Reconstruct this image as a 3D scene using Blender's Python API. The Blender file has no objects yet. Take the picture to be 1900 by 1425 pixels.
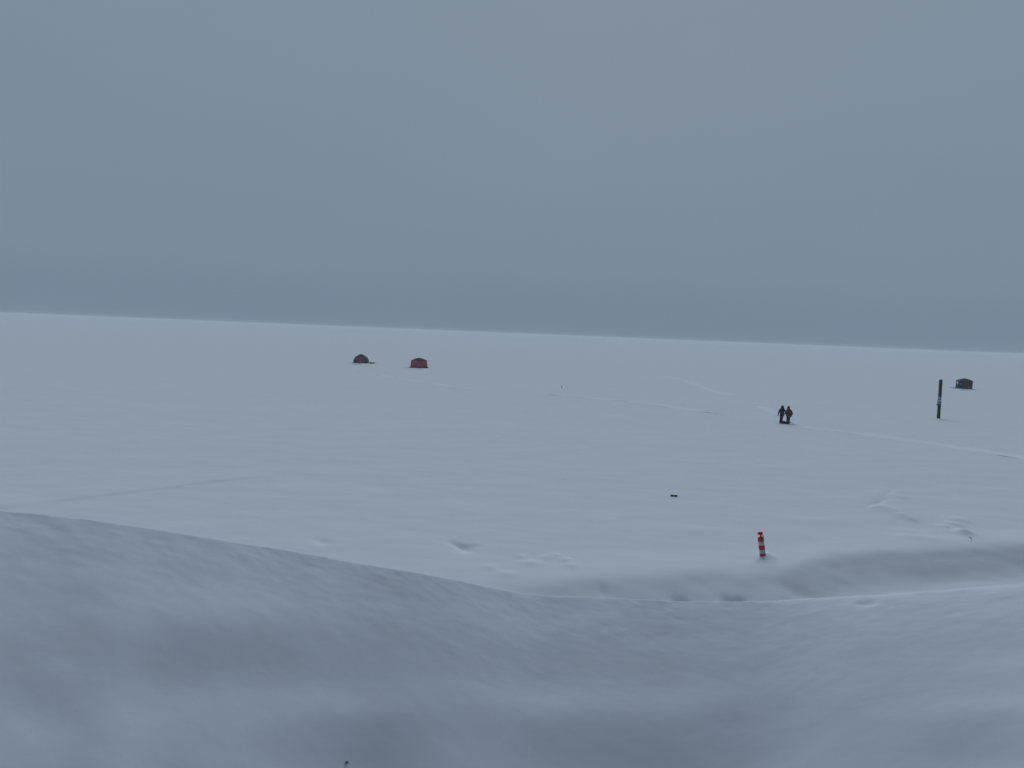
import bpy, bmesh, math, random
import numpy as np
from mathutils import Vector, Matrix

random.seed(7)
R = math.radians
C = bpy.context.scene
COL = C.collection

# ------------------------------------------------------------------ camera
H = 8.0                       # eye height above the frozen lake
F = 1825.0                    # focal length in photograph pixels (1900 wide)
PITCH = math.atan(93.9 / F)
ROLL = math.atan(77.0 / 1900.0)
cam_d = bpy.data.cameras.new("camera")
cam = bpy.data.objects.new("camera", cam_d)
COL.objects.link(cam)
cam_d.sensor_width = 36.0
cam_d.lens = 36.0 * F / 1900.0
cam_d.clip_start = 0.1
cam_d.clip_end = 60000.0
fwd = Vector((0, math.cos(PITCH), -math.sin(PITCH)))
up0 = Vector((0, math.sin(PITCH), math.cos(PITCH)))
rt0 = Vector((1, 0, 0))
rt = math.cos(ROLL) * rt0 + math.sin(ROLL) * up0
up = -math.sin(ROLL) * rt0 + math.cos(ROLL) * up0
CAM = Vector((0, 0, H))
m3 = Matrix((rt, up, -fwd)).transposed()
cam.matrix_world = Matrix.Translation(CAM) @ m3.to_4x4()
C.camera = cam
cam_d.dof.use_dof = True
cam_d.dof.focus_distance = 80.0
cam_d.dof.aperture_fstop = 1.3


def ray(u, v):
    return (fwd + rt * ((u - 950.0) / F) + up * (-(v - 712.5) / F)).normalized()


def ground(u, v, z=0.0):
    d = ray(u, v)
    t = (z - H) / d.z
    return CAM + d * t


def at_dist(u, v, r):
    """point on the pixel's ray at horizontal distance r"""
    d = ray(u, v)
    return CAM + d * (r / math.hypot(d.x, d.y))


def pol(p):
    return math.atan2(p.x, p.y), math.hypot(p.x, p.y)


# ------------------------------------------------------------------ noise
_rng = np.random.RandomState(11)
_LAT = _rng.rand(256, 256)


def vnoise(x, y):
    xi = np.floor(x).astype(int)
    yi = np.floor(y).astype(int)
    fx = x - xi
    fy = y - yi
    fx = fx * fx * fx * (fx * (fx * 6 - 15) + 10)
    fy = fy * fy * fy * (fy * (fy * 6 - 15) + 10)
    a = _LAT[xi % 256, yi % 256]
    b = _LAT[(xi + 1) % 256, yi % 256]
    c = _LAT[xi % 256, (yi + 1) % 256]
    d = _LAT[(xi + 1) % 256, (yi + 1) % 256]
    return (a + (b - a) * fx) * (1 - fy) + (c + (d - c) * fx) * fy - 0.5


def fbm(x, y, n=4, g=0.5, ox=0.0, spin=1.0):
    s = 0.0
    a = 1.0
    f = 1.0
    for i in range(n):
        # rotate each octave so lattice directions do not line up
        ca, sa = math.cos(spin * (0.7 * i + 0.3)), math.sin(spin * (0.7 * i + 0.3))
        s = s + a * vnoise((x * ca - y * sa) * f + ox + 17.3 * i, (x * sa + y * ca) * f + 5.1 * i)
        a *= g
        f *= 2.03
    return s


def sstep(a, b, x):
    t = np.clip((x - a) / (b - a), 0, 1)
    return t * t * (3 - 2 * t)


def gauss(x, y, cx, cy, sx, sy, rot=0.0):
    dx = x - cx
    dy = y - cy
    c, s = math.cos(rot), math.sin(rot)
    a = (dx * c + dy * s) / sx
    b = (-dx * s + dy * c) / sy
    return np.exp(-0.5 * (a * a + b * b))


# ------------------------------------------------------------------ lake relief
# near edge of the snow shelf: where its rounded lip meets the dark face
edge_px = [(-400, 1060), (300, 1075), (860, 1083), (1000, 1078), (1120, 1073), (1250, 1068), (1380, 1066),
           (1450, 1058), (1500, 1043), (1560, 1032), (1700, 1022), (1850, 1012), (1950, 1010), (2400, 990)]
_e = [pol(ground(u, v, 0.1)) for u, v in edge_px]
E_TH = np.array([e[0] for e in _e])
E_R = np.array([e[1] for e in _e])
A900 = pol(ground(860, 1080))[0]
A1100 = pol(ground(1120, 1080))[0]
A1500 = pol(ground(1520, 1040))[0]

hollows = []                 # (x, y, sx, sy, rot, depth)


def hol(u, v, sx, sy, rot, dep):
    p = ground(u, v)
    hollows.append((p.x, p.y, sx, sy, rot, dep * (0.36 if dep < 0 else 0.7)))


# V shaped hollow and the shallow one left of it
hol(853, 1012, 0.18, 0.45, R(28), -0.30)
hol(864, 1020, 0.26, 0.30, 0, -0.16)
hol(873, 1013, 0.24, 0.30, R(-40), -0.14)
hol(598, 1004, 0.22, 0.42, R(20), -0.15)
# pits at the foot of the dark face
hol(1272, 1102, 0.20, 0.40, R(15), -0.60)
hol(1359, 1100, 0.16, 0.36, R(10), -0.55)
hol(1371, 1097, 0.14, 0.20, R(-30), -0.55)
hol(1480, 1080, 0.40, 0.45, R(-30), -0.22)
hol(1118, 1091, 0.12, 0.3, 0, -0.15)
# trodden snow on the right
hol(1768, 986, 0.16, 0.50, R(-12), -0.30)
for (u, v, a, b, h) in [(1640, 943, .35, .5, .17), (1657, 950, .3, .45, .15), (1677, 959, .3, .55, .20),
                        (1690, 966, .14, .3, .10), (1759, 981, .20, .5, .16), (1778, 989, .30, .5, .20),
                        (1790, 993, .25, .4, .14), (1780, 966, .3, .5, .12), (1770, 974, .25, .4, .12),
                        (1700, 1000, .8, .7, .12), (1690, 988, .5, .5, .08), (1786, 895, .5, .6, .09),
                        (1780, 907, .8, .5, .10), (1662, 920, .25, .8, .09)]:
    hol(u, v, a, b, 0, h)
for (u, v, a, b, rot, h) in [(1632, 931, .16, 1.6, R(-35), -.16), (1645, 917, .16, 1.6, R(-28), -.14),
                             (1682, 905, 1.1, .7, R(25), -.10)]:
    hol(u, v, a, b, rot, h)
# low clods along the rim near the middle
for (u, v, a, b, h) in [(1015, 1035, .18, .28, .07), (985, 1045, .25, .3, .06), (1048, 1040, .16, .25, .07), (1060, 1052, .2, .3, .06), (1030, 1030, .14, .25, .06), (905, 1052, .2, .3, .05), (968, 1032, .15, .25, .05),
                        (1145, 778, 1.0, 2.2, .18), (1500, 965, 1.4, .8, .06), (1300, 985, 1.6, .8, .05), (940, 1066, .22, .3, .06)]:
    hol(u, v, a, b, 0, h)

hol(1425, 1035, 0.17, 0.5, 0, 0.17)

# long low ridge on the left, its camera side shows as a thin dark line
ridge_px = [(-60, 946), (40, 938), (100, 929), (200, 918), (300, 906), (400, 893), (480, 885), (560, 880)]
ridge = [ground(u, v) for u, v in ridge_px]
RX = np.array([p.x for p in ridge])
RY = np.array([p.y for p in ridge])


def lake_z(x, y):
    x = np.asarray(x, float)
    y = np.asarray(y, float)
    th = np.arctan2(x, y)
    r = np.hypot(x, y)
    fade = 1.0 / (1.0 + (r / 260.0) ** 2)
    # wind laid drifts, long across the view
    z = 0.09 * fbm(x / 26.0, y / 15.0, 3, 0.5, 3.0) * fade
    z = z + 0.028 * fbm(x / 4.2, y / 2.6, 4, 0.5, 41.0) * fade
    z = z + 0.12 * fbm(x / 160.0, y / 90.0, 3, 0.5, 77.0) * sstep(60, 200, r) * (1 - sstep(1500, 4000, r))
    # ridge line on the left
    ry = np.interp(x, RX, RY)
    s = y - ry
    rm = sstep(RX[0] - 3, RX[1], x) * (1 - sstep(RX[5], RX[7], x))
    brk = 0.55 + 0.9 * np.clip(vnoise(x / 2.3 + 9, 0 * x) + 0.35, 0, 1)
    z = z + rm * brk * 0.055 * sstep(-0.8, 0.3, s) * (1 - sstep(0.3, 6.0, s))
    # edge of the shelf
    re = np.interp(th, E_TH, E_R)
    s = r - re + 0.75 * fbm(x / 3.2, y / 3.2, 3, 0.45, 9.0)
    dep = 0.16 + 0.18 * sstep(A900, A1100, th) + 0.18 * sstep(A1100, A1500, th)
    w = 2.8 + 1.5 * sstep(A1100, A1500, th)
    lip = 0.10 * sstep(A900, A1100, th)
    z = z + lip * sstep(-1.2, 1.0, s) * (1 - sstep(0.6, 5.0, s))
    z = z - dep * (1 - sstep(-w, 0.4, s))
    for (cx, cy, sx, sy, rot, d) in hollows:
        near = (np.abs(x - cx) < 6) & (np.abs(y - cy) < 6)
        if np.any(near):
            g = gauss(x, y, cx, cy, sx, sy, rot)
            z = z + d * g
    return z


# ------------------------------------------------------------------ foreground bank relief
crest_px = [(-900, 850, 17.0), (-300, 915, 17.0), (0, 947, 17.0), (60, 953, 17.0), (210, 970, 17.0), (280, 981, 17.1),
            (415, 1002, 17.2), (500, 1015, 17.4), (650, 1042, 17.7), (775, 1063, 18.0), (850, 1077, 18.3), (920, 1092, 18.7),
            (1000, 1106, 19.2), (1250, 1116, 20.0), (1400, 1117, 20.2), (1500, 1112, 20.2), (1620, 1106, 20.0),
            (1750, 1097, 20.0), (1900, 1084, 20.0), (2200, 1055, 20.0), (2900, 980, 20.0)]
_c = [(at_dist(u, v, r), r, u) for u, v, r in crest_px]
C_TH = np.array([math.atan2(p.x, p.y) for p, r, u in _c])
C_R = np.array([r for p, r, u in _c])
C_Z = np.array([p.z for p, r, u in _c])
C_U = np.array([u for p, r, u in _c], float)
_t = np.linspace(C_TH[0], C_TH[-1], 1200)
_k = np.hanning(61)
_k /= _k.sum()


def _smooth(a):
    a = np.interp(_t, C_TH, a)
    return np.convolve(np.pad(a, 30, mode='reflect', reflect_type='odd'), _k, 'valid')


C_R, C_Z, C_U = _smooth(C_R), _smooth(C_Z), _smooth(C_U)
C_TH = _t
bumps = []


def bank_base(x, y):
    th = np.arctan2(x, y)
    r = np.hypot(x, y)
    dc = np.interp(th, C_TH, C_R)
    zc = np.interp(th, C_TH, C_Z)
    uu = np.interp(th, C_TH, C_U)
    k = sstep(650, 1080, uu)                 # 0 left, 1 right
    tn = math.tan(R(BANK_L)) * (1 - k) + math.tan(R(BANK_R)) * k
    k2 = sstep(1400, 1580, uu)
    w = 0.008 + 1.2 * k2
    s = np.maximum(dc - r, 0)
    z = zc - tn * s * (1 + 0.045 * s) * (s / (s + w))
    b = np.maximum(r - dc, 0)
    z = z - math.tan(R(16.5)) * b * (b / (b + 0.004 + 0.30 * k2)) - 0.10 * b * b
    return z, dc, r, k


BANK_L = 14.2
BANK_R = 9.6


def bank_z(x, y):
    x = np.asarray(x, float)
    y = np.asarray(y, float)
    z, dc, r, k = bank_base(x, y)
    near = 1 - np.exp(-np.maximum(dc - r, 0) / 2.2)
    z = z + near * (0.013 * fbm(x / 1.9, y / 1.5, 2, 0.4, 21.0))
    z = z + (0.3 + 0.7 * near) * 0.0035 * fbm(x / 0.55, y / 0.55, 3, 0.5, 63.0)
    z = z + 0.0018 * fbm(x / 0.17, y / 0.17, 2, 0.5, 31.0)
    z = z + (1 - near) * (0.013 * fbm(x / 0.8, y / 0.6, 3, 0.55, 13.0) + 0.010 * fbm(x / 0.25, y / 0.25, 2, 0.5, 88.0))
    for (cx, cy, sx, sy, rot, d) in bumps:
        z = z + d * gauss(x, y, cx, cy, sx, sy, rot)
    return np.maximum(z, -2.2)


def on_bank(u, v, fn=None):
    d = ray(u, v)
    hz = math.hypot(d.x, d.y)
    r = 4.0
    while r < 40:
        p = CAM + d * (r / hz)
        zz = float((fn or bank_z)(np.array([p.x]), np.array([p.y]))[0])
        if p.z <= zz:
            return p
        r += 0.02
    return p


def swell(u0, v0, u1, v1, wid, d):
    """a long soft swell (or hollow, d < 0) of the bank between two points on it"""
    p, q = on_bank(u0, v0), on_bank(u1, v1)
    dx, dy = q.x - p.x, q.y - p.y
    bumps.append(((p.x + q.x) / 2, (p.y + q.y) / 2, math.hypot(dx, dy) * 0.42, wid, math.atan2(dy, dx), d * 0.75))


for args in [(120, 1165, 640, 1150, .45, .085), (90, 1285, 600, 1255, .45, -.085), (20, 1260, 160, 1250, .3, .03), (30, 1340, 170, 1330, .3, -.035),
             (520, 1330, 780, 1318, .30, .05), (520, 1440, 760, 1435, .35, -.07), (930, 1310, 1420, 1290, .40, .055), (950, 1420, 1420, 1410, .40, -.07),
             (1690, 1330, 1960, 1315, .30, .04), (1700, 1420, 1960, 1410, .35, -.05), (860, 1175, 1080, 1165, .35, .03), (860, 1265, 1080, 1255, .35, -.03),
             (1780, 1150, 1960, 1140, .35, .03), (1780, 1215, 1960, 1205, .35, -.03), (-20, 1090, 300, 1085, .4, .03), (1590, 1120, 1625, 1118, .12, -.05)]:
    swell(*args)


# ------------------------------------------------------------------ materials
def new_mat(name):
    m = bpy.data.materials.new(name)
    m.use_nodes = True
    nt = m.node_tree
    return m, nt, nt.nodes['Principled BSDF']


def snow_mat(name, col, var=0.05, scale=1.0, stretch=(1, 1, 1), bump=0.3):
    m, nt, p = new_mat(name)
    tc = nt.nodes.new('ShaderNodeTexCoord')
    mp = nt.nodes.new('ShaderNodeMapping')
    mp.inputs['Scale'].default_value = [s * scale for s in stretch]
    nt.links.new(tc.outputs['Object'], mp.inputs['Vector'])
    n = nt.nodes.new('ShaderNodeTexNoise')
    n.inputs['Scale'].default_value = 1.0
    n.inputs['Detail'].default_value = 6
    n.inputs['Roughness'].default_value = 0.62
    nt.links.new(mp.outputs['Vector'], n.inputs['Vector'])
    cr = nt.nodes.new('ShaderNodeValToRGB')
    cr.color_ramp.elements[0].position = 0.3
    cr.color_ramp.elements[1].position = 0.7
    cr.color_ramp.elements[0].color = [c * (1 - var) for c in col] + [1]
    cr.color_ramp.elements[1].color = [min(.97, c * (1 + var)) for c in col] + [1]
    nt.links.new(n.outputs['Fac'], cr.inputs['Fac'])
    nt.links.new(cr.outputs['Color'], p.inputs['Base Color'])
    p.inputs['Roughness'].default_value = 1.0
    p.inputs['Specular IOR Level'].default_value = 0.0
    n2 = nt.nodes.new('ShaderNodeTexNoise')
    n2.inputs['Scale'].default_value = 9.0
    n2.inputs['Detail'].default_value = 5
    nt.links.new(mp.outputs['Vector'], n2.inputs['Vector'])
    bp = nt.nodes.new('ShaderNodeBump')
    bp.inputs['Strength'].default_value = bump
    bp.inputs['Distance'].default_value = 0.02
    nt.links.new(n2.outputs['Fac'], bp.inputs['Height'])
    nt.links.new(bp.outputs['Normal'], p.inputs['Normal'])
    return m


def plain(name, col, rough=0.7, var=0.25, scale=6.0, spec=0.3):
    m, nt, p = new_mat(name)
    tc = nt.nodes.new('ShaderNodeTexCoord')
    n = nt.nodes.new('ShaderNodeTexNoise')
    n.inputs['Scale'].default_value = scale
    n.inputs['Detail'].default_value = 5
    nt.links.new(tc.outputs['Object'], n.inputs['Vector'])
    cr = nt.nodes.new('ShaderNodeValToRGB')
    cr.color_ramp.elements[0].position = 0.3
    cr.color_ramp.elements[1].position = 0.7
    cr.color_ramp.elements[0].color = [c * (1 - var) for c in col] + [1]
    cr.color_ramp.elements[1].color = [min(1, c * (1 + var)) for c in col] + [1]
    nt.links.new(n.outputs['Fac'], cr.inputs['Fac'])
    nt.links.new(cr.outputs['Color'], p.inputs['Base Color'])
    p.inputs['Roughness'].default_value = rough
    p.inputs['Specular IOR Level'].default_value = spec
    bp = nt.nodes.new('ShaderNodeBump')
    bp.inputs['Strength'].default_value = 0.25
    bp.inputs['Distance'].default_value = 0.01
    nt.links.new(n.outputs['Fac'], bp.inputs['Height'])
    nt.links.new(bp.outputs['Normal'], p.inputs['Normal'])
    return m


SN = (0.80, 0.825, 0.858)
M_LAKE = snow_mat('lake_snow', SN, 0.03, 0.35, (1, 1.8, 1), 0.25)
M_BANK = snow_mat('bank_snow', (0.77, 0.80, 0.86), 0.04, 0.8, (1, 1, 1), 0.12)
M_TRAIL = snow_mat('trodden_snow', (0.87, 0.89, 0.92), 0.05, 1.6)
M_RED = plain('red_fabric', (0.66, 0.022, 0.070), 0.6, 0.30, 2.2)
M_DRED = plain('dark_red_fabric', (0.30, 0.018, 0.05), 0.6, 0.35, 2.2)
M_BLACK = plain('black_fabric', (0.007, 0.008, 0.012), 0.85, 0.4, 3.0, 0.08)
M_CHAR = plain('charcoal_fabric', (0.006, 0.010, 0.014), 0.9, 0.6, 2.5, 0.1)
M_BPLAST = plain('black_plastic', (0.010, 0.010, 0.014), 0.45, 0.3, 6.0)
M_POST = plain('tarred_post', (0.010, 0.013, 0.020), 0.6, 0.5, 3.0)
M_BAND = plain('grey_band', (0.62, 0.66, 0.70), 0.5, 0.3, 9.0)
M_GREY = plain('dull_grey', (0.16, 0.19, 0.22), 0.6, 0.4, 9.0)
M_ORANGE = plain('red_orange_plastic', (0.56, 0.022, 0.026), 0.45, 0.18, 8.0)
M_REFL = plain('reflective_band', (0.40, 0.46, 0.47), 0.4, 0.15, 12.0)
M_SKIN = plain('skin', (0.45, 0.28, 0.22), 0.6, 0.1, 8.0)
M_BROWN = plain('brown_fabric', (0.085, 0.040, 0.034), 0.8, 0.4, 6.0)
M_WEED = plain('dry_weed', (0.012, 0.012, 0.012), 0.9, 0.4, 30.0)
M_CLEAR = plain('clear_window', (0.30, 0.34, 0.38), 0.25, 0.2, 4.0)
M_SNOWCAP = snow_mat('blown_snow', (0.84, 0.86, 0.90), 0.03, 2.0)


# ------------------------------------------------------------------ object helpers
def mesh_obj(name, verts, faces, mat, parent=None, smooth=True):
    me = bpy.data.meshes.new(name)
    me.from_pydata([tuple(v) for v in verts], [], [tuple(f) for f in faces])
    me.update()
    return link(name, me, mat, parent, smooth)


def link(name, me, mat, parent=None, smooth=True):
    if mat is not None:
        me.materials.clear()
        me.materials.append(mat)
    for p in me.polygons:
        p.use_smooth = smooth
    o = bpy.data.objects.new(name, me)
    COL.objects.link(o)
    if parent is not None:
        o.parent = parent
    return o


def bm_obj(name, bm, mat, parent=None, smooth=False):
    bmesh.ops.recalc_face_normals(bm, faces=bm.faces)
    me = bpy.data.meshes.new(name)
    bm.to_mesh(me)
    bm.free()
    return link(name, me, mat, parent, smooth)


def thing(name, label, cat, loc, rotz=0.0, group=None):
    o = bpy.data.objects.new(name, None)
    o.empty_display_size = 0.2
    COL.objects.link(o)
    o.location = loc
    o.rotation_euler = (0, 0, rotz)
    o['label'] = label
    o['category'] = cat
    if group:
        o['group'] = group
    return o


def tag(o, label, cat, group=None):
    o['label'] = label
    o['category'] = cat
    if group:
        o['group'] = group
    return o


def grid_faces(nr, nc):
    idx = np.arange(nr * nc).reshape(nr, nc)
    return np.stack([idx[:-1, :-1], idx[:-1, 1:], idx[1:, 1:], idx[1:, :-1]], -1).reshape(-1, 4)


def np_mesh(name, co, quads, mat):
    me = bpy.data.meshes.new(name)
    n = len(co)
    f = len(quads)
    me.vertices.add(n)
    me.vertices.foreach_set('co', co.astype(np.float32).ravel())
    me.loops.add(f * 4)
    me.loops.foreach_set('vertex_index', quads.astype(np.int32).ravel())
    me.polygons.add(f)
    me.polygons.foreach_set('loop_start', np.arange(0, f * 4, 4, dtype=np.int32))
    me.polygons.foreach_set('loop_total', np.full(f, 4, dtype=np.int32))
    me.polygons.foreach_set('use_smooth', np.ones(f, dtype=bool))
    me.update(calc_edges=True)
    me.validate()
    me.materials.append(mat)
    o = bpy.data.objects.new(name, me)
    COL.objects.link(o)
    return o


def box(bm, x0, x1, y0, y1, z0, z1, bev=0.0):
    vs = [bm.verts.new((x, y, z)) for z in (z0, z1) for y in (y0, y1) for x in (x0, x1)]
    fs = [(0, 1, 3, 2), (4, 6, 7, 5), (0, 4, 5, 1), (2, 3, 7, 6), (0, 2, 6, 4), (1, 5, 7, 3)]
    ff = [bm.faces.new([vs[i] for i in f]) for f in fs]
    if bev > 0:
        es = list({e for f in ff for e in f.edges})
        bmesh.ops.bevel(bm, geom=es, offset=bev, segments=2, affect='EDGES', profile=0.5)


def tube(bm, pts, rads, n=10, cap=True):
    pts = [Vector(p) for p in pts]
    if not hasattr(rads, '__len__'):
        rads = [rads] * len(pts)
    rings = []
    for i, p in enumerate(pts):
        a = pts[max(i - 1, 0)]
        b = pts[min(i + 1, len(pts) - 1)]
        t = (b - a).normalized()
        ref = Vector((0, 0, 1)) if abs(t.z) < 0.9 else Vector((1, 0, 0))
        s = t.cross(ref).normalized()
        q = s.cross(t)
        rings.append([bm.verts.new(p + (s * math.cos(k * 2 * math.pi / n) + q * math.sin(k * 2 * math.pi / n)) * rads[i]) for k in range(n)])
    for i in range(len(rings) - 1):
        for k in range(n):
            bm.faces.new((rings[i][k], rings[i][(k + 1) % n], rings[i + 1][(k + 1) % n], rings[i + 1][k]))
    if cap:
        bm.faces.new(rings[0])
        bm.faces.new(rings[-1])


def lathe(bm, prof, n=24, closed=True):
    rings = []
    for (r, z) in prof:
        rings.append([bm.verts.new((r * math.cos(k * 2 * math.pi / n), r * math.sin(k * 2 * math.pi / n), z)) for k in range(n)])
    for i in range(len(rings) - 1):
        for k in range(n):
            bm.faces.new((rings[i][k], rings[i][(k + 1) % n], rings[i + 1][(k + 1) % n], rings[i + 1][k]))
    if closed:
        bm.faces.new(rings[0])
        bm.faces.new(rings[-1])


# ------------------------------------------------------------------ the ground
th = np.concatenate([np.radians(np.arange(-78, -32, 1.0)), np.radians(np.arange(-32, 32.01, 0.085)), np.radians(np.arange(33, 79, 1.0))])
rad = [17.0]
while rad[-1] < 60:
    rad.append(rad[-1] + 0.13)
while rad[-1] < 30000:
    rad.append(rad[-1] * 1.018)
rad = np.array(rad)
RR, TT = np.meshgrid(rad, th, indexing='ij')
X = RR * np.sin(TT)
Y = RR * np.cos(TT)
Z = lake_z(X, Y)
lake = np_mesh('frozen_lake', np.stack([X, Y, Z], -1).reshape(-1, 3), grid_faces(len(rad), len(th)), M_LAKE)
lake['kind'] = 'structure'

th = np.concatenate([np.radians(np.arange(-85, -34, 0.6)), np.radians(np.arange(-34, 34.01, 0.17)), np.radians(np.arange(34.6, 86, 0.6))])
rad = np.concatenate([np.arange(2.0, 9.0, 0.2), np.arange(9.0, 15.5, 0.06), np.arange(15.5, 21.2, 0.03), np.arange(21.2, 23.0, 0.1), np.arange(23.0, 28.0, 0.25)])
RR, TT = np.meshgrid(rad, th, indexing='ij')
X = RR * np.sin(TT)
Y = RR * np.cos(TT)
Z = bank_z(X, Y)
bank = np_mesh('snow_bank', np.stack([X, Y, Z], -1).reshape(-1, 3), grid_faces(len(rad), len(th)), M_BANK)
bank['kind'] = 'structure'


def lz(x, y):
    return float(lake_z(np.array([x]), np.array([y]))[0])


def place(u, v):
    """ground point seen at photograph pixel (u, v), on the relief of the lake"""
    p = ground(u, v)
    for _ in range(6):
        z = lz(p.x, p.y)
        p = ground(u, v, z)
    return p


def face_cam(p):
    return -math.atan2(p.x, p.y)


def pm(p):
    return math.hypot(p.x, p.y, ) / F / 1.0


# trodden trails: low ragged ribbons of broken snow
def trail(px, width, seed, gaps=0.25):
    rnd = np.random.RandomState(seed)
    pts = [place(u, v) for u, v in px]
    P = np.array([(p.x, p.y) for p in pts])
    seg = np.hypot(*np.diff(P, axis=0).T)
    L = np.concatenate([[0], np.cumsum(seg)])
    n = int(L[-1] / 0.8)
    t = np.linspace(0, L[-1], n)
    x = np.interp(t, L, P[:, 0])
    y = np.interp(t, L, P[:, 1])
    # soften the corners
    for _ in range(8):
        x[1:-1] = (x[:-2] + x[1:-1] * 2 + x[2:]) / 4
        y[1:-1] = (y[:-2] + y[1:-1] * 2 + y[2:]) / 4
    nx = -np.gradient(y)
    ny = np.gradient(x)
    ln = np.hypot(nx, ny)
    nx /= ln
    ny /= ln
    wv = width * (0.55 + 0.9 * np.clip(vnoise(t / 6.0 + seed * 3, t * 0) + 0.5, 0, 1)) + rnd.randn(n) * 0.22
    wander = 0.7 * vnoise(t / 11.0 + seed, t * 0 + 4) + 0.2 * vnoise(t / 2.5, t * 0 + seed)
    keep = (vnoise(t / 9.0 + 50 * seed, t * 0 + 2) + 0.35 * vnoise(t / 1.7 + 20 * seed, t * 0 + 6)) > (-0.5 + gaps)
    prof = [(-1, -0.02), (-0.75, 0.010), (-0.35, 0.014), (0.0, 0.011), (0.35, 0.014), (0.75, 0.010), (1, -0.02)]
    cols = len(prof)
    co = np.zeros((n, cols, 3))
    for j, (a, h) in enumerate(prof):
        off = wander + a * wv * 0.5 + rnd.randn(n) * 0.14
        co[:, j, 0] = x + nx * off
        co[:, j, 1] = y + ny * off
        co[:, j, 2] = lake_z(co[:, j, 0], co[:, j, 1]) + 0.004 + np.where(keep, h * (0.7 + 0.6 * rnd.rand(n)), -0.05)
    o = np_mesh('snow_trail', co.reshape(-1, 3), grid_faces(n, cols), M_TRAIL)
    o['kind'] = 'structure'
    return o


trail([(660, 689), (715, 699), (850, 719), (950, 727), (1040, 734), (1200, 747), (1340, 769), (1445, 785)], 1.4, 3, 0.33)
trail([(1475, 789), (1500, 794), (1560, 801), (1670, 816), (1800, 834), (1900, 850), (2050, 876)], 2.0, 4, 0.22)
trail([(1230, 697), (1260, 704), (1300, 716), (1330, 727), (1400, 747), (1452, 772)], 1.8, 5, 0.36)


def drift(p, rx, ry, h, seed, rotz=0.0):
    """a small heap of blown snow lying on the lake"""
    n, m = 28, 8
    rnd = np.random.RandomState(seed)
    amp = 1 + 0.25 * np.array([sum(rnd.randn() * 0.3 * math.cos(k * a + ph) for k, ph in ((2, 1.0), (3, 2.2))) for a in np.linspace(0, 2 * math.pi, n, endpoint=False)])
    verts = [(0, 0, h)]
    for j in range(1, m + 1):
        q = j / m
        for k in range(n):
            a = 2 * math.pi * k / n
            verts.append((rx * q * amp[k] * math.cos(a), ry * q * amp[k] * math.sin(a),
                          h * (0.5 + 0.5 * math.cos(math.pi * q)) + (rnd.rand() - .5) * h * 0.12 - 0.05 * q))
    faces = [(0, 1 + k, 1 + (k + 1) % n) for k in range(n)]
    for j in range(m - 1):
        for k in range(n):
            a = 1 + j * n
            faces.append((a + k, a + n + k, a + n + (k + 1) % n, a + (k + 1) % n))
    o = mesh_obj('snow_drift', verts, faces, M_SNOWCAP)
    o.location = (p.x, p.y, lz(p.x, p.y))
    o.rotation_euler = (0, 0, rotz)
    o['kind'] = 'structure'
    return o


# ------------------------------------------------------------------ ice shelters
def panel(P, name, parent, mat, bulge, n=10, curve=0.0, thick=0.02):
    """hub-style fabric panel between corners bl, br, tr, tl, pushed out at its hub, with thickness"""
    bl, br, tr, tl = [Vector(p) for p in P]
    nrm = (br - bl).cross(tl - bl).normalized()
    bm = bmesh.new()
    lay = []
    for side in (0, 1):
        g = []
        for j in range(n + 1):
            t = j / n
            row = []
            for i in range(n + 1):
                s = i / n
                p = bl.lerp(br, s).lerp(tl.lerp(tr, s), t)
                a = 1 - abs(2 * s - 1)
                b = 1 - abs(2 * t - 1)
                h = min(a, b) * 0.75 + 0.25 * a * b
                p = p + nrm * (bulge * h + curve * math.sin(math.pi * t) - thick * side)
                row.append(bm.verts.new(p))
            g.append(row)
        lay.append(g)
    for side in (0, 1):
        g = lay[side]
        for j in range(n):
            for i in range(n):
                bm.faces.new((g[j][i], g[j][i + 1], g[j + 1][i + 1], g[j + 1][i]))
    rim = [(0, i) for i in range(n)] + [(j, n) for j in range(n)] + [(n, i) for i in range(n, 0, -1)] + [(j, 0) for j in range(n, 0, -1)]
    for a, b in zip(rim, rim[1:] + rim[:1]):
        bm.faces.new((lay[0][a[0]][a[1]], lay[0][b[0]][b[1]], lay[1][b[0]][b[1]], lay[1][a[0]][a[1]]))
    return bm_obj(name, bm, mat, parent, True), nrm


def patch(P, s0, s1, t0, t1, bulge, off, name, parent, mat, curve=0.0, n=5, thick=0.015):
    """a piece (window, door, snow smear) that follows a hub panel, lifted off it"""
    bl, br, tr, tl = [Vector(p) for p in P]
    nrm = (br - bl).cross(tl - bl).normalized()
    bm = bmesh.new()
    lay = []
    for side in (0, 1):
        g = []
        for j in range(n + 1):
            row = []
            for i in range(n + 1):
                s = s0 + (s1 - s0) * i / n
                t = t0 + (t1 - t0) * j / n
                p = bl.lerp(br, s).lerp(tl.lerp(tr, s), t)
                a = 1 - abs(2 * s - 1)
                b = 1 - abs(2 * t - 1)
                h = min(a, b) * 0.75 + 0.25 * a * b
                p = p + nrm * (bulge * h + curve * math.sin(math.pi * t) + off - thick * side)
                row.append(bm.verts.new(p))
            g.append(row)
        lay.append(g)
    for g in lay:
        for j in range(n):
            for i in range(n):
                bm.faces.new((g[j][i], g[j][i + 1], g[j + 1][i + 1], g[j + 1][i]))
    rim = [(0, i) for i in range(n)] + [(j, n) for j in range(n)] + [(n, i) for i in range(n, 0, -1)] + [(j, 0) for j in range(n, 0, -1)]
    for a, b in zip(rim, rim[1:] + rim[:1]):
        bm.faces.new((lay[0][a[0]][a[1]], lay[0][b[0]][b[1]], lay[1][b[0]][b[1]], lay[1][a[0]][a[1]]))
    return bm_obj(name, bm, mat, parent, True)


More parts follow.
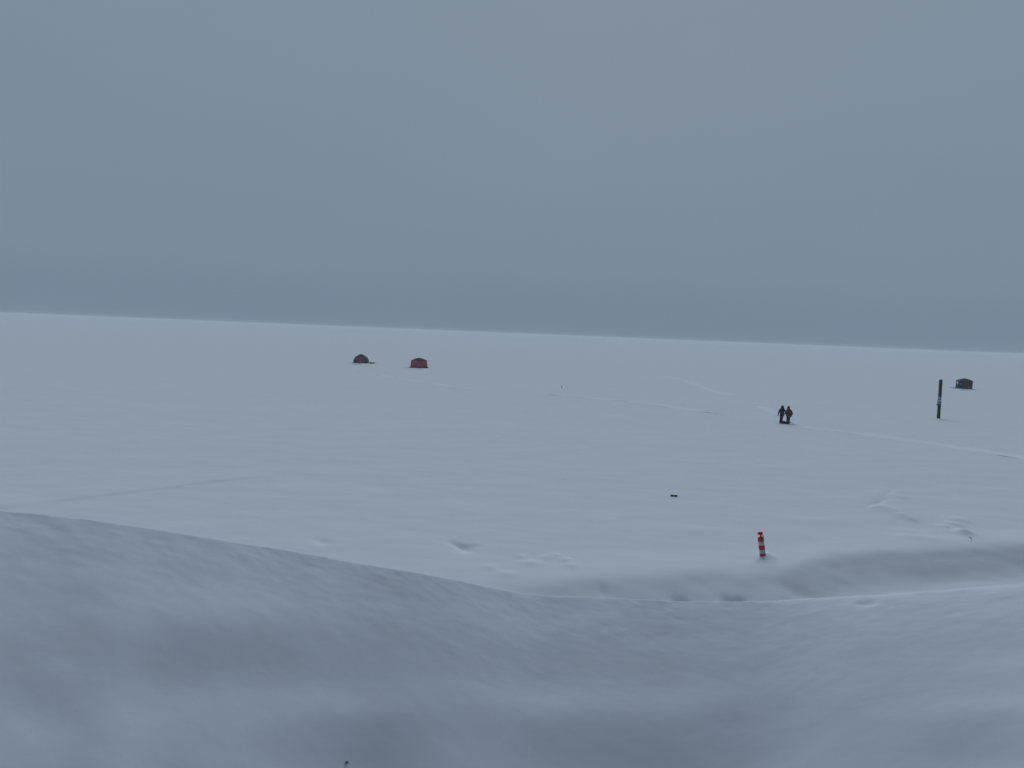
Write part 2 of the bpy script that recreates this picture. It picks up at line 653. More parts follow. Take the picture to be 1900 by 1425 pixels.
def shelter(u, v, label, wx, wy, wall_h, apex, taper, yaw, mats, bulge=0.16, curve=0.0, skew=0.0):
    p = place(u, v)
    t = thing('ice_shelter', label, 'tent', (p.x, p.y, p.z - 0.05), face_cam(p) + yaw, 'ice fishing shelters on the lake')
    b = [(-wx, -wy, 0), (wx, -wy, 0), (wx, wy, 0), (-wx, wy, 0)]
    T = [(x * taper + skew, y * taper, wall_h) for x, y, z in b]
    sides = {}
    for i, key in enumerate(('front', 'right', 'back', 'left')):
        P = (b[i], b[(i + 1) % 4], T[(i + 1) % 4], T[i])
        w, nrm = panel(P, 'wall', t, mats[key], bulge, curve=curve)
        sides[key] = (P, w)
        # hub button in the middle of the wall
        q = (Vector(P[0]) + Vector(P[1]) + Vector(P[2]) + Vector(P[3])) / 4 + nrm * (bulge + curve)
        bm = bmesh.new()
        tube(bm, [q - nrm * 0.03, q + nrm * 0.03], [0.07, 0.05], 10)
        bm_obj('hub', bm, M_BPLAST, w)
    # roof: pyramid with curved ridges, slight overhang
    bm = bmesh.new()
    n = 8
    rings = []
    for j in range(n + 1):
        q = j / n
        z = wall_h + (apex - wall_h) * math.sin(q * math.pi / 2) ** 1.1 - 0.02
        k = (1 - q) * 1.03
        ring = []
        for c in range(4):
            for s in range(6):
                a = Vector(T[c]).lerp(Vector(T[(c + 1) % 4]), s / 6)
                sag = 0.04 * math.sin(math.pi * s / 6) * (1 - q) * math.sin(math.pi * q)
                ring.append(bm.verts.new((skew + (a.x - skew) * k, a.y * k, z - sag + 0.002)))
        rings.append(ring)
    for j in range(n):
        for s in range(24):
            bm.faces.new((rings[j][s], rings[j][(s + 1) % 24], rings[j + 1][(s + 1) % 24], rings[j + 1][s]))
    bm.faces.new(rings[0])
    bmesh.ops.remove_doubles(bm, verts=bm.verts, dist=0.0005)
    roof = bm_obj('roof', bm, mats['roof'], t, True)
    bm = bmesh.new()
    tube(bm, [(skew, 0, apex - 0.03), (skew, 0, apex + 0.05)], [0.09, 0.05], 10)
    bm_obj('hub', bm, M_BPLAST, roof)
    # corner seams
    for i in range(4):
        bm = bmesh.new()
        pts = []
        cc = Vector((b[i][0], b[i][1], 0)).normalized()
        for j in range(7):
            q = Vector(b[i]).lerp(Vector(T[i]), j / 6)
            q = q + cc * (curve * 1.3 * math.sin(math.pi * j / 6) + 0.01)
            pts.append(q)
        tube(bm, pts, 0.06, 8)
        bm_obj('corner_seam', bm, mats.get('seam', M_BLACK), t, True)
    # snow skirt flap round the foot
    bm = bmesh.new()
    o_ = [Vector((x * 1.0, y * 1.0, 0.22)) for x, y, z in b]
    k_ = [Vector((x + math.copysign(0.30, x), y + math.copysign(0.30, y), 0.03)) for x, y, z in b]
    V0 = []
    V1 = []
    for i in range(4):
        for s in range(8):
            V0.append(bm.verts.new(o_[i].lerp(o_[(i + 1) % 4], s / 8) * 1.02 + Vector((0, 0, random.uniform(-.04, .04)))))
            V1.append(bm.verts.new(k_[i].lerp(k_[(i + 1) % 4], s / 8) + Vector((random.uniform(-.06, .06), random.uniform(-.06, .06), random.uniform(-.02, .03)))))
    for s in range(32):
        bm.faces.new((V0[s], V0[(s + 1) % 32], V1[(s + 1) % 32], V1[s]))
    bmesh.ops.solidify(bm, geom=bm.faces[:], thickness=0.015)
    bm_obj('skirt', bm, mats['skirt'], t, True)
    return t, sides, p


# dome-like red shelter, left
mA = dict(front=M_DRED, right=M_BLACK, back=M_BLACK, left=M_BLACK, roof=M_BLACK, skirt=M_BLACK)
tA, sA, pA = shelter(670, 673.5, 'dark red shelter with rounded black sides and a black sled lying against it', 1.32, 1.28, 1.50, 2.06,
                     0.72, R(-16), mA, 0.14, 0.20)
patch(sA['front'][0], 0.0, 0.22, 0.0, 0.42, 0.14, 0.014, 'side_panel', sA['front'][1], M_BLACK, 0.20)
patch(sA['front'][0], 0.35, 0.62, 0.02, 0.17, 0.14, 0.014, 'door_flap', sA['front'][1], M_BLACK, 0.20)
patch(sA['front'][0], 0.60, 0.70, 0.28, 0.44, 0.14, 0.014, 'window', sA['front'][1], M_GREY, 0.20)

# bright red shelter
mB = dict(front=M_RED, right=M_RED, back=M_RED, left=M_RED, roof=M_BLACK, skirt=M_BLACK)
tB, sB, pB = shelter(777.5, 682, 'bright red square shelter with a black roof and a black lower corner', 1.70, 1.55, 1.62, 2.12,
                     0.90, R(-3), mB, 0.16)
patch(sB['front'][0], 0.80, 0.99, 0.02, 0.30, 0.16, 0.014, 'corner_panel', sB['front'][1], M_BLACK)
patch(sB['front'][0], 0.10, 0.36, 0.83, 0.93, 0.16, 0.014, 'window', sB['front'][1], M_CLEAR)
patch(sB['front'][0], 0.40, 0.62, 0.10, 0.30, 0.16, 0.014, 'window', sB['front'][1], M_GREY)
patch(sB['front'][0], 0.44, 0.72, 0.86, 0.99, 0.16, 0.014, 'roof_flap', sB['front'][1], M_BLACK)

# charcoal shelter behind the post
mC = dict(front=M_CHAR, right=M_CHAR, back=M_CHAR, left=M_BLACK, roof=M_BLACK, skirt=M_BLACK)
tC, sC, pC = shelter(1788, 721, 'charcoal black shelter dusted with snow, standing behind the tall post', 1.34, 1.30, 1.84, 2.30,
                     0.99, R(14), mC, 0.14, 0.0, 0.10)
patch(sC['front'][0], 0.68, 0.84, 0.08, 0.34, 0.14, 0.014, 'door_flap', sC['front'][1], M_GREY)
patch(sC['front'][0], 0.28, 0.62, 0.42, 0.70, 0.14, 0.014, 'window', sC['front'][1], M_CHAR)
patch(sC['left'][0], 0.30, 0.75, 0.50, 0.72, 0.14, 0.014, 'window', sC['left'][1], M_CLEAR)
patch(sC['front'][0], 0.04, 0.16, 0.50, 0.66, 0.14, 0.014, 'window', sC['front'][1], M_CLEAR)


# ------------------------------------------------------------------ sleds
def sled(u, v, label, L, W, hgt, yaw, load=True):
    p = place(u, v)
    t = thing('sled', label, 'sled', (p.x, p.y, p.z), face_cam(p) + yaw, 'black sleds on the snow')
    n = 18
    sec = []
    for i in range(n + 1):
        q = i / n
        x = -L / 2 + L * q
        lift = hgt * 0.9 * max(0.0, (q - 0.78) / 0.22) ** 2
        w = W / 2 * (1 - 0.35 * max(0.0, (q - 0.7) / 0.3) ** 2)
        base = 0.02 + lift
        topz = hgt + lift * 0.45
        sec.append([(x, -w, topz), (x, -w * 0.80, base), (x, w * 0.80, base), (x, w, topz)])
    bm = bmesh.new()
    V = [[bm.verts.new(c) for c in s] for s in sec]
    for i in range(n):
        for k in range(3):
            bm.faces.new((V[i][k], V[i + 1][k], V[i + 1][k + 1], V[i][k + 1]))
    bm.faces.new(V[0])
    bm.faces.new(V[-1])
    bmesh.ops.solidify(bm, geom=bm.faces[:], thickness=0.02)
    bm_obj('hull', bm, M_BPLAST, t, False)
    bm = bmesh.new()
    loop = [s[0] for s in sec] + [s[3] for s in reversed(sec)]
    tube(bm, loop + [loop[0]], 0.022, 8, False)
    bm_obj('rim', bm, M_BPLAST, t, True)
    bm = bmesh.new()
    tip = sec[-1]
    tube(bm, [(tip[0][0], tip[0][1] * .6, tip[0][2] - .03), (tip[0][0] + 0.35, -0.05, 0.12), (tip[0][0] + 0.62, 0.0, 0.03), (tip[0][0] + .35, .06, .10),
              (tip[3][0], tip[3][1] * .6, tip[3][2] - .03)], 0.012, 6)
    bm_obj('tow_rope', bm, M_BPLAST, t, True)
    if load:
        bm = bmesh.new()
        box(bm, -L * 0.42, -L * 0.02, -W * 0.36, W * 0.36, 0.04, hgt + 0.10, 0.04)
        box(bm, L * 0.02, L * 0.25, -W * 0.34, W * 0.34, 0.04, hgt + 0.05, 0.04)
        bm_obj('load', bm, M_BLACK, t, False)
    return t, p


sled(690.5, 674.5, 'black sled lying beside the dark red rounded shelter', 1.25, 0.6, 0.20, R(8))
sled(1772, 720.5, 'thin flat black sled at the left foot of the charcoal shelter', 1.6, 0.55, 0.11, R(175), False)
sl, slp = sled(1456.5, 786.3, 'black loaded sled at the feet of the two people', 1.05, 0.5, 0.17, R(-28))

# ------------------------------------------------------------------ people
DG = None


def skin_mesh(name, chains, mat, parent, sub=1, voxel=0.012, extra=None):
    """one continuous surface swept along the limbs: chains of points (x, y, z, r) with r a radius or
    (half width, half depth); closely spaced ellipsoids are fused by a voxel remesh and smoothed"""
    bm = bmesh.new()

    def el(p, a, b):
        M = Matrix.Translation(p) @ Matrix.Diagonal((a, b, min(a, b), 1))
        bmesh.ops.create_icosphere(bm, subdivisions=2, radius=1.0, matrix=M)
    for ch in chains:
        for p, q in zip(ch, ch[1:]):
            rp = p[3] if hasattr(p[3], '__len__') else (p[3], p[3])
            rq = q[3] if hasattr(q[3], '__len__') else (q[3], q[3])
            P, Q = Vector(p[:3]), Vector(q[:3])
            n = max(2, int((Q - P).length / (0.32 * min(*rp, *rq))) + 1)
            for k in range(n + 1):
                t = k / n
                el(P.lerp(Q, t), rp[0] + (rq[0] - rp[0]) * t, rp[1] + (rq[1] - rp[1]) * t)
    if extra is not None:
        extra(bm)
    me = bpy.data.meshes.new(name)
    bm.to_mesh(me)
    bm.free()
    o2 = bpy.data.objects.new(name, me)
    COL.objects.link(o2)
    rm = o2.modifiers.new('remesh', 'REMESH')
    rm.mode = 'VOXEL'
    rm.voxel_size = voxel
    rm.use_smooth_shade = True
    sm = o2.modifiers.new('smooth', 'SMOOTH')
    sm.factor = 0.5
    sm.iterations = 2
    dg = bpy.context.evaluated_depsgraph_get()
    dg.update()
    ev = bpy.data.meshes.new_from_object(o2.evaluated_get(dg))
    bpy.data.objects.remove(o2)
    bpy.data.meshes.remove(me)
    ev.name = name
    return link(name, ev, mat, parent, True)


def head_extra(c, face):
    """adds a head with nose, brow, chin, ears at centre c, looking along the unit xy vector face"""
    def add(bm):
        fx, fy = face
        sx, sy = -fy, fx

        def blob(off_f, off_s, off_z, rx, ry, rz):
            M = Matrix.Translation((c[0] + fx * off_f + sx * off_s, c[1] + fy * off_f + sy * off_s, c[2] + off_z)) @ \
                Matrix(((fx, sx, 0, 0), (fy, sy, 0, 0), (0, 0, 1, 0), (0, 0, 0, 1))) @ Matrix.Diagonal((rx, ry, rz, 1))
            bmesh.ops.create_icosphere(bm, subdivisions=3, radius=1.0, matrix=M)
        blob(0.0, 0, 0.02, 0.098, 0.077, 0.105)       # skull
        blob(0.030, 0, -0.055, 0.066, 0.056, 0.062)   # jaw
        blob(0.075, 0, -0.105, 0.022, 0.026, 0.018)   # chin
        blob(0.104, 0, -0.012, 0.020, 0.014, 0.026)   # nose
        blob(0.090, 0, 0.028, 0.018, 0.058, 0.012)    # brow
        blob(0.092, 0, -0.062, 0.012, 0.026, 0.009)   # lips
        for s in (-1, 1):
            blob(0.0, s * 0.079, -0.005, 0.026, 0.012, 0.034)  # ears
            blob(0.078, s * 0.032, 0.006, 0.012, 0.014, 0.009)  # eyes
    return add


def hand(wrist, dirn, palm_side, r=1.0):
    """chains for palm + five unequal bent fingers, rooted at the wrist point (x,y,z,r)"""
    w = Vector(wrist[:3])
    d = Vector(dirn).normalized()
    s = Vector(palm_side)
    s = (s - d * s.dot(d)).normalized()
    nrm = d.cross(s)
    pc = w + d * 0.045
    pe = w + d * 0.085
    ch = [[wrist, (*pc, (0.038 * r, 0.020 * r))]]
    lens = [0.070, 0.080, 0.074, 0.058]
    for i in range(4):
        off = (i - 1.5) * 0.021
        a = pe + s * off
        b = a + d * lens[i] * 0.55 + nrm * 0.010
        e = b + d * lens[i] * 0.38 + nrm * 0.030
        ch.append([(*pc, (0.038 * r, 0.020 * r)), (*a, 0.0105 * r), (*b, 0.0095 * r), (*e, 0.008 * r)])
    a = w + d * 0.035 + s * -0.040
    b = a + d * 0.035 - s * 0.018 + nrm * 0.012
    e = b + d * 0.028 - s * 0.002 + nrm * 0.018
    ch.append([(*pc, (0.038 * r, 0.020 * r)), (*a, 0.012 * r), (*b, 0.011 * r), (*e, 0.009 * r)])
    return ch


def person(u, v, label, J, mats, headgear, facev, kz):
    """J: joints in metres, local frame x right, y away from camera, z up"""
    p = place(u, v)
    t = thing('person', label, 'person', (p.x, p.y, p.z - 0.06), face_cam(p))
    g = lambda k, r: (*J[k], r)
    pel = g('pelvis', (0.15, 0.11))
    chains = [[pel, g('waist', (0.135, 0.10)), g('chest', (0.16, 0.115)), g('neckb', 0.062), g('neck', 0.052), g('head', 0.06)]]
    for s in ('l', 'r'):
        chains.append([g('neckb', 0.062), g('sh_' + s, 0.062), g('el_' + s, 0.044), g('wr_' + s, 0.029)])
        chains.append([pel, g('hip_' + s, 0.088), g('kn_' + s, 0.060), g('an_' + s, 0.042), g('toe_' + s, 0.035)])
        wr = g('wr_' + s, 0.029)
        el = Vector(J['el_' + s])
        dd = Vector(J['wr_' + s]) - el
        side = (0, 1, 0) if s == 'l' else (0, -1, 0)
        chains += hand(wr, dd, side)
    skin_mesh('body', chains, M_SKIN, t, 1, 0.007, head_extra(J['head'], facev))
    # trousers
    trc = [[g('pelvis', (0.17, 0.13)), g('waist', (0.15, 0.12))]]
    for s in ('l', 'r'):
        an = Vector(J['an_' + s]) + Vector((0, 0, 0.05))
        trc.append([g('pelvis', (0.17, 0.13)), g('hip_' + s, 0.112), g('kn_' + s, 0.092), (*an, 0.085)])
    skin_mesh('trousers', trc, mats['trousers'], t, 1, 0.016)
    # jacket with sleeves
    w = mats.get('girth', 1.0)
    hem = Vector(J['pelvis']) + Vector((0, 0, mats.get('hem', -0.04)))
    jc = [[(*hem, (0.20 * w, 0.16 * w)), g('waist', (0.20 * w, 0.17 * w)), g('chest', (0.20 * w, 0.17 * w)), g('neckb', 0.11), g('neck', 0.075)]]
    for s in ('l', 'r'):
        jc.append([g('neckb', 0.11), g('sh_' + s, 0.098), g('el_' + s, 0.080), g('wr_' + s, 0.060)])
    jk = skin_mesh('jacket', jc, mats['jacket'], t, 1, 0.016)
    # collar and pocket of the jacket
    bm = bmesh.new()
    nb = Vector(J['neckb'])
    tube(bm, [nb + Vector((0, 0, -0.01)), nb + Vector((0, 0, 0.07))], [0.125, 0.10], 16, False)
    bmesh.ops.solidify(bm, geom=bm.faces[:], thickness=0.015)
    bm_obj('collar', bm, mats['trim'], jk, True)
    # gloves
    for s in ('l', 'r'):
        wr = g('wr_' + s, 0.040)
        dd = Vector(J['wr_' + s]) - Vector(J['el_' + s])
        side = (0, 1, 0) if s == 'l' else (0, -1, 0)
        hc = hand(wr, dd, side, 1.32)
        b = Vector(J['wr_' + s]) - dd.normalized() * 0.06
        skin_mesh('glove', [[wr, (*b, 0.046)]] + hc, M_BPLAST, t, 1, 0.006)
        a = Vector(J['an_' + s])
        tt = Vector(J['toe_' + s])
        up_ = a + Vector((0, 0, 0.22))
        heel = a - (tt - a).normalized() * 0.05
        heel.z = tt.z
        skin_mesh('boot', [[(*a, 0.072), (*up_, 0.078)], [(*a, 0.072), (*tt, (0.050, 0.042))], [(*a, 0.072), (*heel, 0.05)]], M_BPLAST, t, 1, 0.012)
    headgear(t, J)
    return t, p


def lx(X, Y, cx, fy, k):
    return ((X - cx) * k, (fy - Y) * k)


pL = place(1449.3, 784)
kL = math.hypot(pL.x, pL.y) / F / 20.36


def jl(X, Y, dy=0.0):
    a, b = lx(X, Y, 602, 1092, kL)
    return (a, dy, b + 0.06)


JL = dict(pelvis=jl(612, 800), waist=jl(618, 735), chest=jl(618, 655), neckb=jl(620, 600), neck=jl(621, 580), head=jl(621, 528),
          sh_l=jl(546, 628), el_l=jl(506, 720), wr_l=jl(484, 800, -0.03),
          sh_r=jl(684, 625), el_r=jl(750, 690, -0.04), wr_r=jl(716, 772, -0.14),
          hip_l=jl(585, 812), kn_l=jl(578, 950, 0.02), an_l=jl(570, 1065, -0.02), toe_l=jl(560, 1088, 0.12),
          hip_r=jl(636, 812), kn_r=jl(628, 945, 0.14), an_r=jl(622, 1062, 0.18), toe_r=jl(632, 1086, 0.32))


def hood(t, J):
    h = Vector(J['head'])
    prof = [(0.245, -0.27), (0.215, -0.20), (0.175, -0.10), (0.148, 0.0), (0.118, 0.09), (0.070, 0.155), (0.030, 0.19), (0.004, 0.20)]
    bm = bmesh.new()
    lathe(bm, prof, 24, False)
    # open the face side (towards the other person / away from camera)
    kill = [f for f in bm.faces if f.calc_center_median().y > 0.07 and -0.12 < f.calc_center_median().z < 0.08]
    bmesh.ops.delete(bm, geom=kill, context='FACES')
    bmesh.ops.solidify(bm, geom=bm.faces[:], thickness=0.02)
    bmesh.ops.translate(bm, verts=bm.verts, vec=h + Vector((0, 0, 0.02)))
    bm_obj('hood', bm, M_BLACK, t, True)
    # grey panel across the back of the coat
    bm = bmesh.new()
    c = Vector(J['chest'])
    grid = []
    for j in range(6):
        row = []
        for i in range(6):
            a = -0.75 + 1.5 * i / 5 * 0.8
            z = c.z - 0.06 + 0.20 * j / 5
            rr = 0.205 - 0.02 * j / 5
            row.append(bm.verts.new((c.x + 0.01 + rr * math.sin(a) * 0.85, c.y - rr * math.cos(a), z)))
        grid.append(row)
    for j in range(5):
        for i in range(5):
            bm.faces.new((grid[j][i], grid[j][i + 1], grid[j + 1][i + 1], grid[j + 1][i]))
    bmesh.ops.solidify(bm, geom=bm.faces[:], thickness=0.012)
    bm_obj('back_panel', bm, M_CHAR, t, True)


def hat(t, J):
    h = Vector(J['head'])
    prof = [(0.108, -0.06), (0.118, -0.02), (0.122, 0.05), (0.130, 0.10), (0.128, 0.140), (0.10, 0.158), (0.05, 0.165), (0.004, 0.166)]
    bm = bmesh.new()
    lathe(bm, prof, 24, False)
    bmesh.ops.solidify(bm, geom=bm.faces[:], thickness=0.018)
    bmesh.ops.translate(bm, verts=bm.verts, vec=h)
    ht = bm_obj('hat', bm, M_BLACK, t, True)
    for s in (-1, 1):
        bm = bmesh.new()
        tube(bm, [h + Vector((s * 0.108, 0.02, -0.02)), h + Vector((s * 0.105, 0.03, -0.09)), h + Vector((s * 0.085, 0.04, -0.15))], [0.035, 0.045, 0.02], 10)
        bm_obj('ear_flap', bm, M_BLACK, ht, True)
    bm = bmesh.new()
    n = h + Vector((0, 0, -0.17))
    tube(bm, [n + Vector((0, 0, -0.05)), n + Vector((0, 0, 0.05))], [0.115, 0.095], 16, False)
    bmesh.ops.solidify(bm, geom=bm.faces[:], thickness=0.02)
    bm_obj('scarf', bm, M_BLACK, t, True)


person(1449.3, 784, 'person in black coat with pointed hood up, left arm hanging away from the body', JL,
       dict(jacket=M_BLACK, trousers=M_BLACK, trim=M_BLACK, hem=-0.08, girth=1.08), hood, (0.35, 0.94), kL)

pR = place(1462.3, 785)
kR = math.hypot(pR.x, pR.y) / F / 20.36


def jr(X, Y, dy=0.0):
    a, b = lx(X, Y, 862, 1112, kR)
    return (a, dy, b + 0.06)


JR = dict(pelvis=jr(868, 850), waist=jr(872, 780), chest=jr(872, 690), neckb=jr(862, 622), neck=jr(856, 600), head=jr(850, 552),
          sh_l=jr(802, 650), el_l=jr(778, 730, 0.03), wr_l=jr(784, 820, 0.10),
          sh_r=jr(942, 660), el_r=jr(990, 755, -0.02), wr_r=jr(962, 840, 0.06),
          hip_l=jr(832, 870), kn_l=jr(826, 985, 0.02), an_l=jr(822, 1085, -0.02), toe_l=jr(818, 1108, 0.12),
          hip_r=jr(898, 870), kn_r=jr(890, 985, 0.08), an_r=jr(884, 1085, 0.10), toe_r=jr(890, 1108, 0.24))
person(1462.3, 785, 'stout person in brown jacket, black hat and dark trousers', JR,
       dict(jacket=M_BROWN, trousers=M_BLACK, trim=M_BLACK, hem=-0.02, girth=1.25), hat, (-0.4, 0.92), kR)

# ------------------------------------------------------------------ tall marker post
p = place(1741.3, 776)
k = math.hypot(p.x, p.y) / F
post = thing('marker_post', 'tall black post with grey bands round its middle, standing in the snow', 'post', (p.x, p.y, p.z), face_cam(p))
hp = 65.5 * k
rp = 2.72 * k
bm = bmesh.new()
prof = [(rp * 1.02, -0.6)]
for i in range(30):
    q = i / 29
    prof.append((rp * (1.0 + 0.025 * math.sin(q * 23) + 0.02 * math.sin(q * 61)), hp * q * 0.985))
prof += [(rp * 0.96, hp * 0.995), (rp * 0.85, hp)]
lathe(bm, prof, 20)
pole = bm_obj('pole', bm, M_POST, post, True)
bm = bmesh.new()
lathe(bm, [(rp * 0.99, hp), (rp * 0.99, hp + 0.02), (rp * 0.6, hp + 0.05), (0.01, hp + 0.055)], 20)
bm_obj('cap', bm, M_BPLAST, post, True)


def zpx(Y):   # zoom row -> height on the post
    return hp * (1165 - Y) / (1165 - 275)


for (y0, y1, m, g) in [(704, 680, M_BAND, 1.10), (728, 708, M_GREY, 1.06), (772, 732, M_BAND, 1.08), (800, 776, M_GREY, 1.06), (822, 804, M_BAND, 1.16)]:
    bm = bmesh.new()
    z0, z1 = zpx(y0), zpx(y1)
    lathe(bm, [(rp * 0.9, z0), (rp * g, z0 + 0.01), (rp * g, z1 - 0.01), (rp * 0.9, z1)], 20)
    bm_obj('band', bm, m, post, True)
bm = bmesh.new()
z0 = zpx(852)
box(bm, -rp * 1.65, -rp * 0.6, -0.06, 0.06, z0 - 0.06, z0 + 0.08, 0.02)
box(bm, -rp * 1.75, -rp * 1.45, -0.09, 0.09, z0 - 0.10, z0 + 0.02, 0.02)
bm_obj('cleat', bm, M_BPLAST, post)
bm = bmesh.new()
tube(bm, [(-rp * 1.2, -0.1, zpx(735)), (-rp * 1.28, -0.12, zpx(770)), (-rp * 1.3, -0.12, zpx(815)), (-rp * 1.5, -0.06, zpx(850))], 0.018, 6)
bm_obj('rope', bm, M_GREY, post, True)

# ------------------------------------------------------------------ delineator
p = place(1415.3, 1031)
k = math.hypot(p.x, p.y) / F / 17.81
dl = thing('channelizer_post', 'red and white banded traffic post with mushroom grab handle, leaning in the snow', 'traffic post', (p.x, p.y, p.z), face_cam(p))
dl.rotation_euler = (R(2), R(-9.3), face_cam(p))


def dz(Y):
    return (1090 - Y) * k


def seg(name, y0, y1, r0, r1, mat, bead=0.0):
    bm = bmesh.new()
    z0, z1 = dz(y0), dz(y1)
    a = r0 * k
    b = r1 * k
    lathe(bm, [(a * 0.94, z0), (a + bead, z0 + 0.008), (b + bead, z1 - 0.008), (b * 0.94, z1)], 28)
    return bm_obj(name, bm, mat, dl, True)


seg('foot', 1260, 1012, 100, 96, M_ORANGE)
seg('reflective_band', 1012, 876, 96, 93, M_REFL)
seg('collar', 876, 750, 99, 97, M_ORANGE)
seg('reflective_band', 750, 620, 92, 90, M_REFL)
bm = bmesh.new()
lathe(bm, [(92 * k, dz(620)), (98 * k, dz(610)), (98 * k, dz(515)), (90 * k, dz(490)), (60 * k, dz(474)), (34 * k, dz(462)), (27 * k, dz(440)), (26 * k, dz(400)), (30 * k, dz(385))], 28)
bm_obj('shoulder', bm, M_ORANGE, dl, True)
bm = bmesh.new()
lathe(bm, [(28 * k, dz(392)), (84 * k, dz(390)), (90 * k, dz(382)), (86 * k, dz(355)), (72 * k, dz(328)), (50 * k, dz(310)), (25 * k, dz(301)), (1 * k, dz(298))], 28)
hd = bm_obj('handle', bm, M_ORANGE, dl, True)
bm = bmesh.new()
tube(bm, [(26 * k, 0, dz(392)), (52 * k, 0, dz(420)), (76 * k, 0, dz(455)), (86 * k, 0, dz(500))], 0.018, 8)
bm_obj('strap', bm, M_ORANGE, hd, True)

# small drifts against the shelters
for (u, v, rx, ry, h, sd) in [(668.5, 676, .42, .5, .40, 2), (660, 677, .9, .5, .14, 8), (680, 678, 1.2, .5, .12, 9), (778, 685, 1.9, .6, .14, 10),
                              (1788, 724, 1.9, .6, .16, 12)]:
    drift(ground(u, v), rx, ry, h, sd)

# ------------------------------------------------------------------ small dark bar with thicker ends
p = place(1250.3, 921)
k = math.hypot(p.x, p.y) / F / 31.67
bar = thing('ground_bar', 'small black bar with two thicker ends, lying alone on open snow', 'bar', (p.x, p.y, p.z - 0.01), face_cam(p))
bm = bmesh.new()
box(bm, -190 * k, -40 * k, -0.05, 0.05, 0.0, 128 * k, 0.012)
bm_obj('end_block', bm, M_BPLAST, bar)
bm = bmesh.new()
box(bm, 25 * k, 200 * k, -0.05, 0.05, 0.0, 124 * k, 0.012)
bm_obj('end_block', bm, M_BPLAST, bar)
bm = bmesh.new()
box(bm, -60 * k, 60 * k, -0.03, 0.03, 0.02, 88 * k, 0.008)
bm_obj('crossbar', bm, M_BPLAST, bar)


# ------------------------------------------------------------------ weeds and specks
def weed(p, h, label, heads, seed, lean=0.0, group=None, thick=0.004):
    rnd = random.Random(seed)
    t = thing('weed_stalk', label, 'weed', (p.x, p.y, p.z - 0.02), face_cam(p))
    bm = bmesh.new()
    tip = Vector((lean * h, 0, h + 0.02))
    tube(bm, [(0, 0, 0), tip * 0.5 + Vector((0.01, 0, 0)), tip], [thick, thick, thick * 0.7], 6)
    bm_obj('stem', bm, M_WEED, t, True)
    bm = bmesh.new()
    for i in range(heads):
        d = Vector((rnd.gauss(0, 1), rnd.gauss(0, 1), rnd.gauss(0.3, 0.8))).normalized()
        tube(bm, [tip, tip + d * h * rnd.uniform(0.25, 0.5), tip + d * h * rnd.uniform(0.5, 0.7)], [thick * 1.2, thick * 2.2, thick * 0.6], 6)
    bm_obj('seed_head', bm, M_WEED, t, True)
    return t


p = on_bank(643, 1419)
weed(p, 0.034, 'dark dried weed head poking through the near snow bank', 16, 3, 0.1, thick=0.0034)
p = place(1803, 1002)
weed(p, 0.10, 'thin dark twig sticking out by the trodden snow', 3, 5, -0.5, thick=0.008)
p = place(1042, 720)
st = thing('stake', 'tiny dark stake far out on the open snow', 'stake', (p.x, p.y, p.z - 0.1), face_cam(p))
bm = bmesh.new()
tube(bm, [(0, 0, 0), (0.01, 0, 0.34)], [0.05, 0.045], 8)
bm_obj('shaft', bm, M_GREY, st, True)
bm = bmesh.new()
lathe(bm, [(0.06, 0.30), (0.075, 0.33), (0.07, 0.38), (0.02, 0.40)], 12)
bm_obj('knob', bm, M_GREY, st, True)

# ------------------------------------------------------------------ haze
HAZE_D = 0.0005
bm = bmesh.new()
box(bm, -31000, 31000, -60, 31000, -4.0, 9.2)
hz = bm_obj('haze', bm, None)
hm = bpy.data.materials.new('haze')
hm.use_nodes = True
nt = hm.node_tree
nt.nodes.clear()
out = nt.nodes.new('ShaderNodeOutputMaterial')
pv = nt.nodes.new('ShaderNodeVolumePrincipled')
pv.inputs['Color'].default_value = (0.86, 0.90, 0.945, 1)
pv.inputs['Density'].default_value = HAZE_D
pv.inputs['Anisotropy'].default_value = 0.0
nt.links.new(pv.outputs['Volume'], out.inputs['Volume'])
hz.data.materials.append(hm)
hz['kind'] = 'stuff'
hz.display_type = 'WIRE'

# ------------------------------------------------------------------ light
SUN_EL = R(24)
SUN_AZ = R(8)                 # degrees to the right of straight ahead
SUN_STR = 1.34
SKY_STR = 0.07
SKY_VAL = 2.55
sd = bpy.data.lights.new('sun', 'SUN')
so = bpy.data.objects.new('sun', sd)
COL.objects.link(so)
sd.energy = SUN_STR
sd.angle = R(36)
sd.color = (0.768, 0.873, 0.977)   # light filtered through thick snow cloud
sv = Vector((math.sin(SUN_AZ) * math.cos(SUN_EL), math.cos(SUN_AZ) * math.cos(SUN_EL), math.sin(SUN_EL)))
so.rotation_euler = sv.to_track_quat('Z', 'Y').to_euler()

w = bpy.data.worlds.new('World')
C.world = w
w.use_nodes = True
nt = w.node_tree
N = nt.nodes
Lk = nt.links
bg = N['Background']
bg.inputs['Strength'].default_value = SKY_STR
sky = N.new('ShaderNodeTexSky')
sky.sky_type = 'NISHITA'
sky.sun_disc = False
sky.sun_elevation = SUN_EL
sky.sun_rotation = SUN_AZ
sky.dust_density = 5.0
sky.air_density = 1.5
tc = N.new('ShaderNodeTexCoord')
sx = N.new('ShaderNodeSeparateXYZ')
Lk.new(tc.outputs['Generated'], sx.inputs['Vector'])
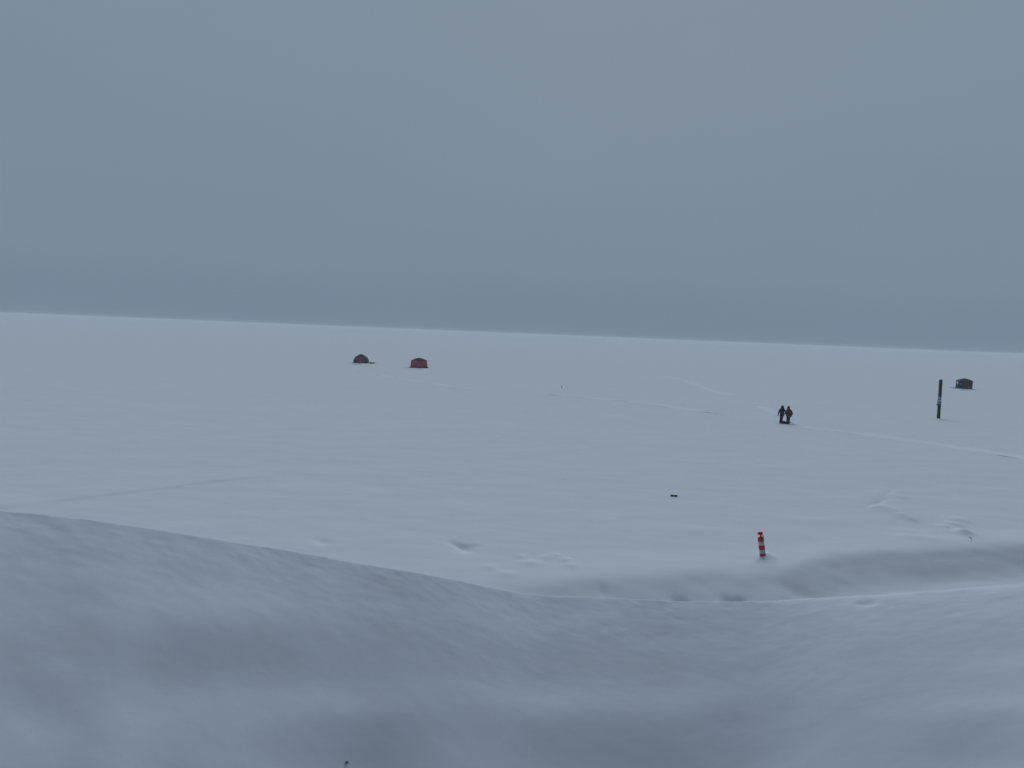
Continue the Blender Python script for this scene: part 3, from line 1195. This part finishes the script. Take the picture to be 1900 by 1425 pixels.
# storm cloud deck: elevation ramp
rz = N.new('ShaderNodeValToRGB')
e = rz.color_ramp.elements
e[0].position = 0.0
e[0].color = (0.308, 0.404, 0.530, 1)
e[1].position = 1.0
e[1].color = (0.31, 0.385, 0.495, 1)
for pos, col in [(0.035, (0.312, 0.409, 0.535)), (0.065, (0.332, 0.431, 0.558)), (0.16, (0.346, 0.446, 0.572)), (0.33, (0.364, 0.462, 0.584)), (0.55, (0.355, 0.445, 0.56))]:
    q = e.new(pos)
    q.color = (*col, 1)
Lk.new(sx.outputs['Z'], rz.inputs['Fac'])
# unseen sky behind the viewer, dimmed to darken snow facing the camera
ry = N.new('ShaderNodeMapRange')
ry.inputs['From Min'].default_value = -0.6
ry.inputs['From Max'].default_value = 0.55
ry.inputs['To Min'].default_value = 0.35
ry.inputs['To Max'].default_value = 1.0
ry.interpolation_type = 'SMOOTHSTEP'
Lk.new(sx.outputs['Y'], ry.inputs['Value'])
# faint cloud mottling
mp = N.new('ShaderNodeMapping')
mp.inputs['Scale'].default_value = (2.2, 2.2, 5.0)
Lk.new(tc.outputs['Generated'], mp.inputs['Vector'])
nz = N.new('ShaderNodeTexNoise')
nz.inputs['Scale'].default_value = 1.6
nz.inputs['Detail'].default_value = 4
Lk.new(mp.outputs['Vector'], nz.inputs['Vector'])
nr = N.new('ShaderNodeMapRange')
nr.inputs['From Min'].default_value = 0.3
nr.inputs['From Max'].default_value = 0.7
nr.inputs['To Min'].default_value = 0.985
nr.inputs['To Max'].default_value = 1.015
Lk.new(nz.outputs['Fac'], nr.inputs['Value'])
m1 = N.new('ShaderNodeMath')
m1.operation = 'MULTIPLY'
Lk.new(ry.outputs['Result'], m1.inputs[0])
Lk.new(nr.outputs['Result'], m1.inputs[1])
m2 = N.new('ShaderNodeMath')
m2.operation = 'MULTIPLY'
Lk.new(m1.outputs[0], m2.inputs[0])
m2.inputs[1].default_value = SKY_VAL * 2.33
vm = N.new('ShaderNodeVectorMath')
vm.operation = 'SCALE'
Lk.new(rz.outputs['Color'], vm.inputs[0])
Lk.new(m2.outputs[0], vm.inputs['Scale'])
mx = N.new('ShaderNodeMix')
mx.data_type = 'RGBA'
mx.inputs['Factor'].default_value = 0.9985
Lk.new(sky.outputs['Color'], mx.inputs['A'])
Lk.new(vm.outputs['Vector'], mx.inputs['B'])
Lk.new(mx.outputs['Result'], bg.inputs['Color'])

C.cycles.volume_bounces = 4
C.view_settings.view_transform = 'Standard'
C.view_settings.look = 'None'
C.view_settings.exposure = 0.5
C.view_settings.gamma = 1
C.view_settings.use_curve_mapping = False
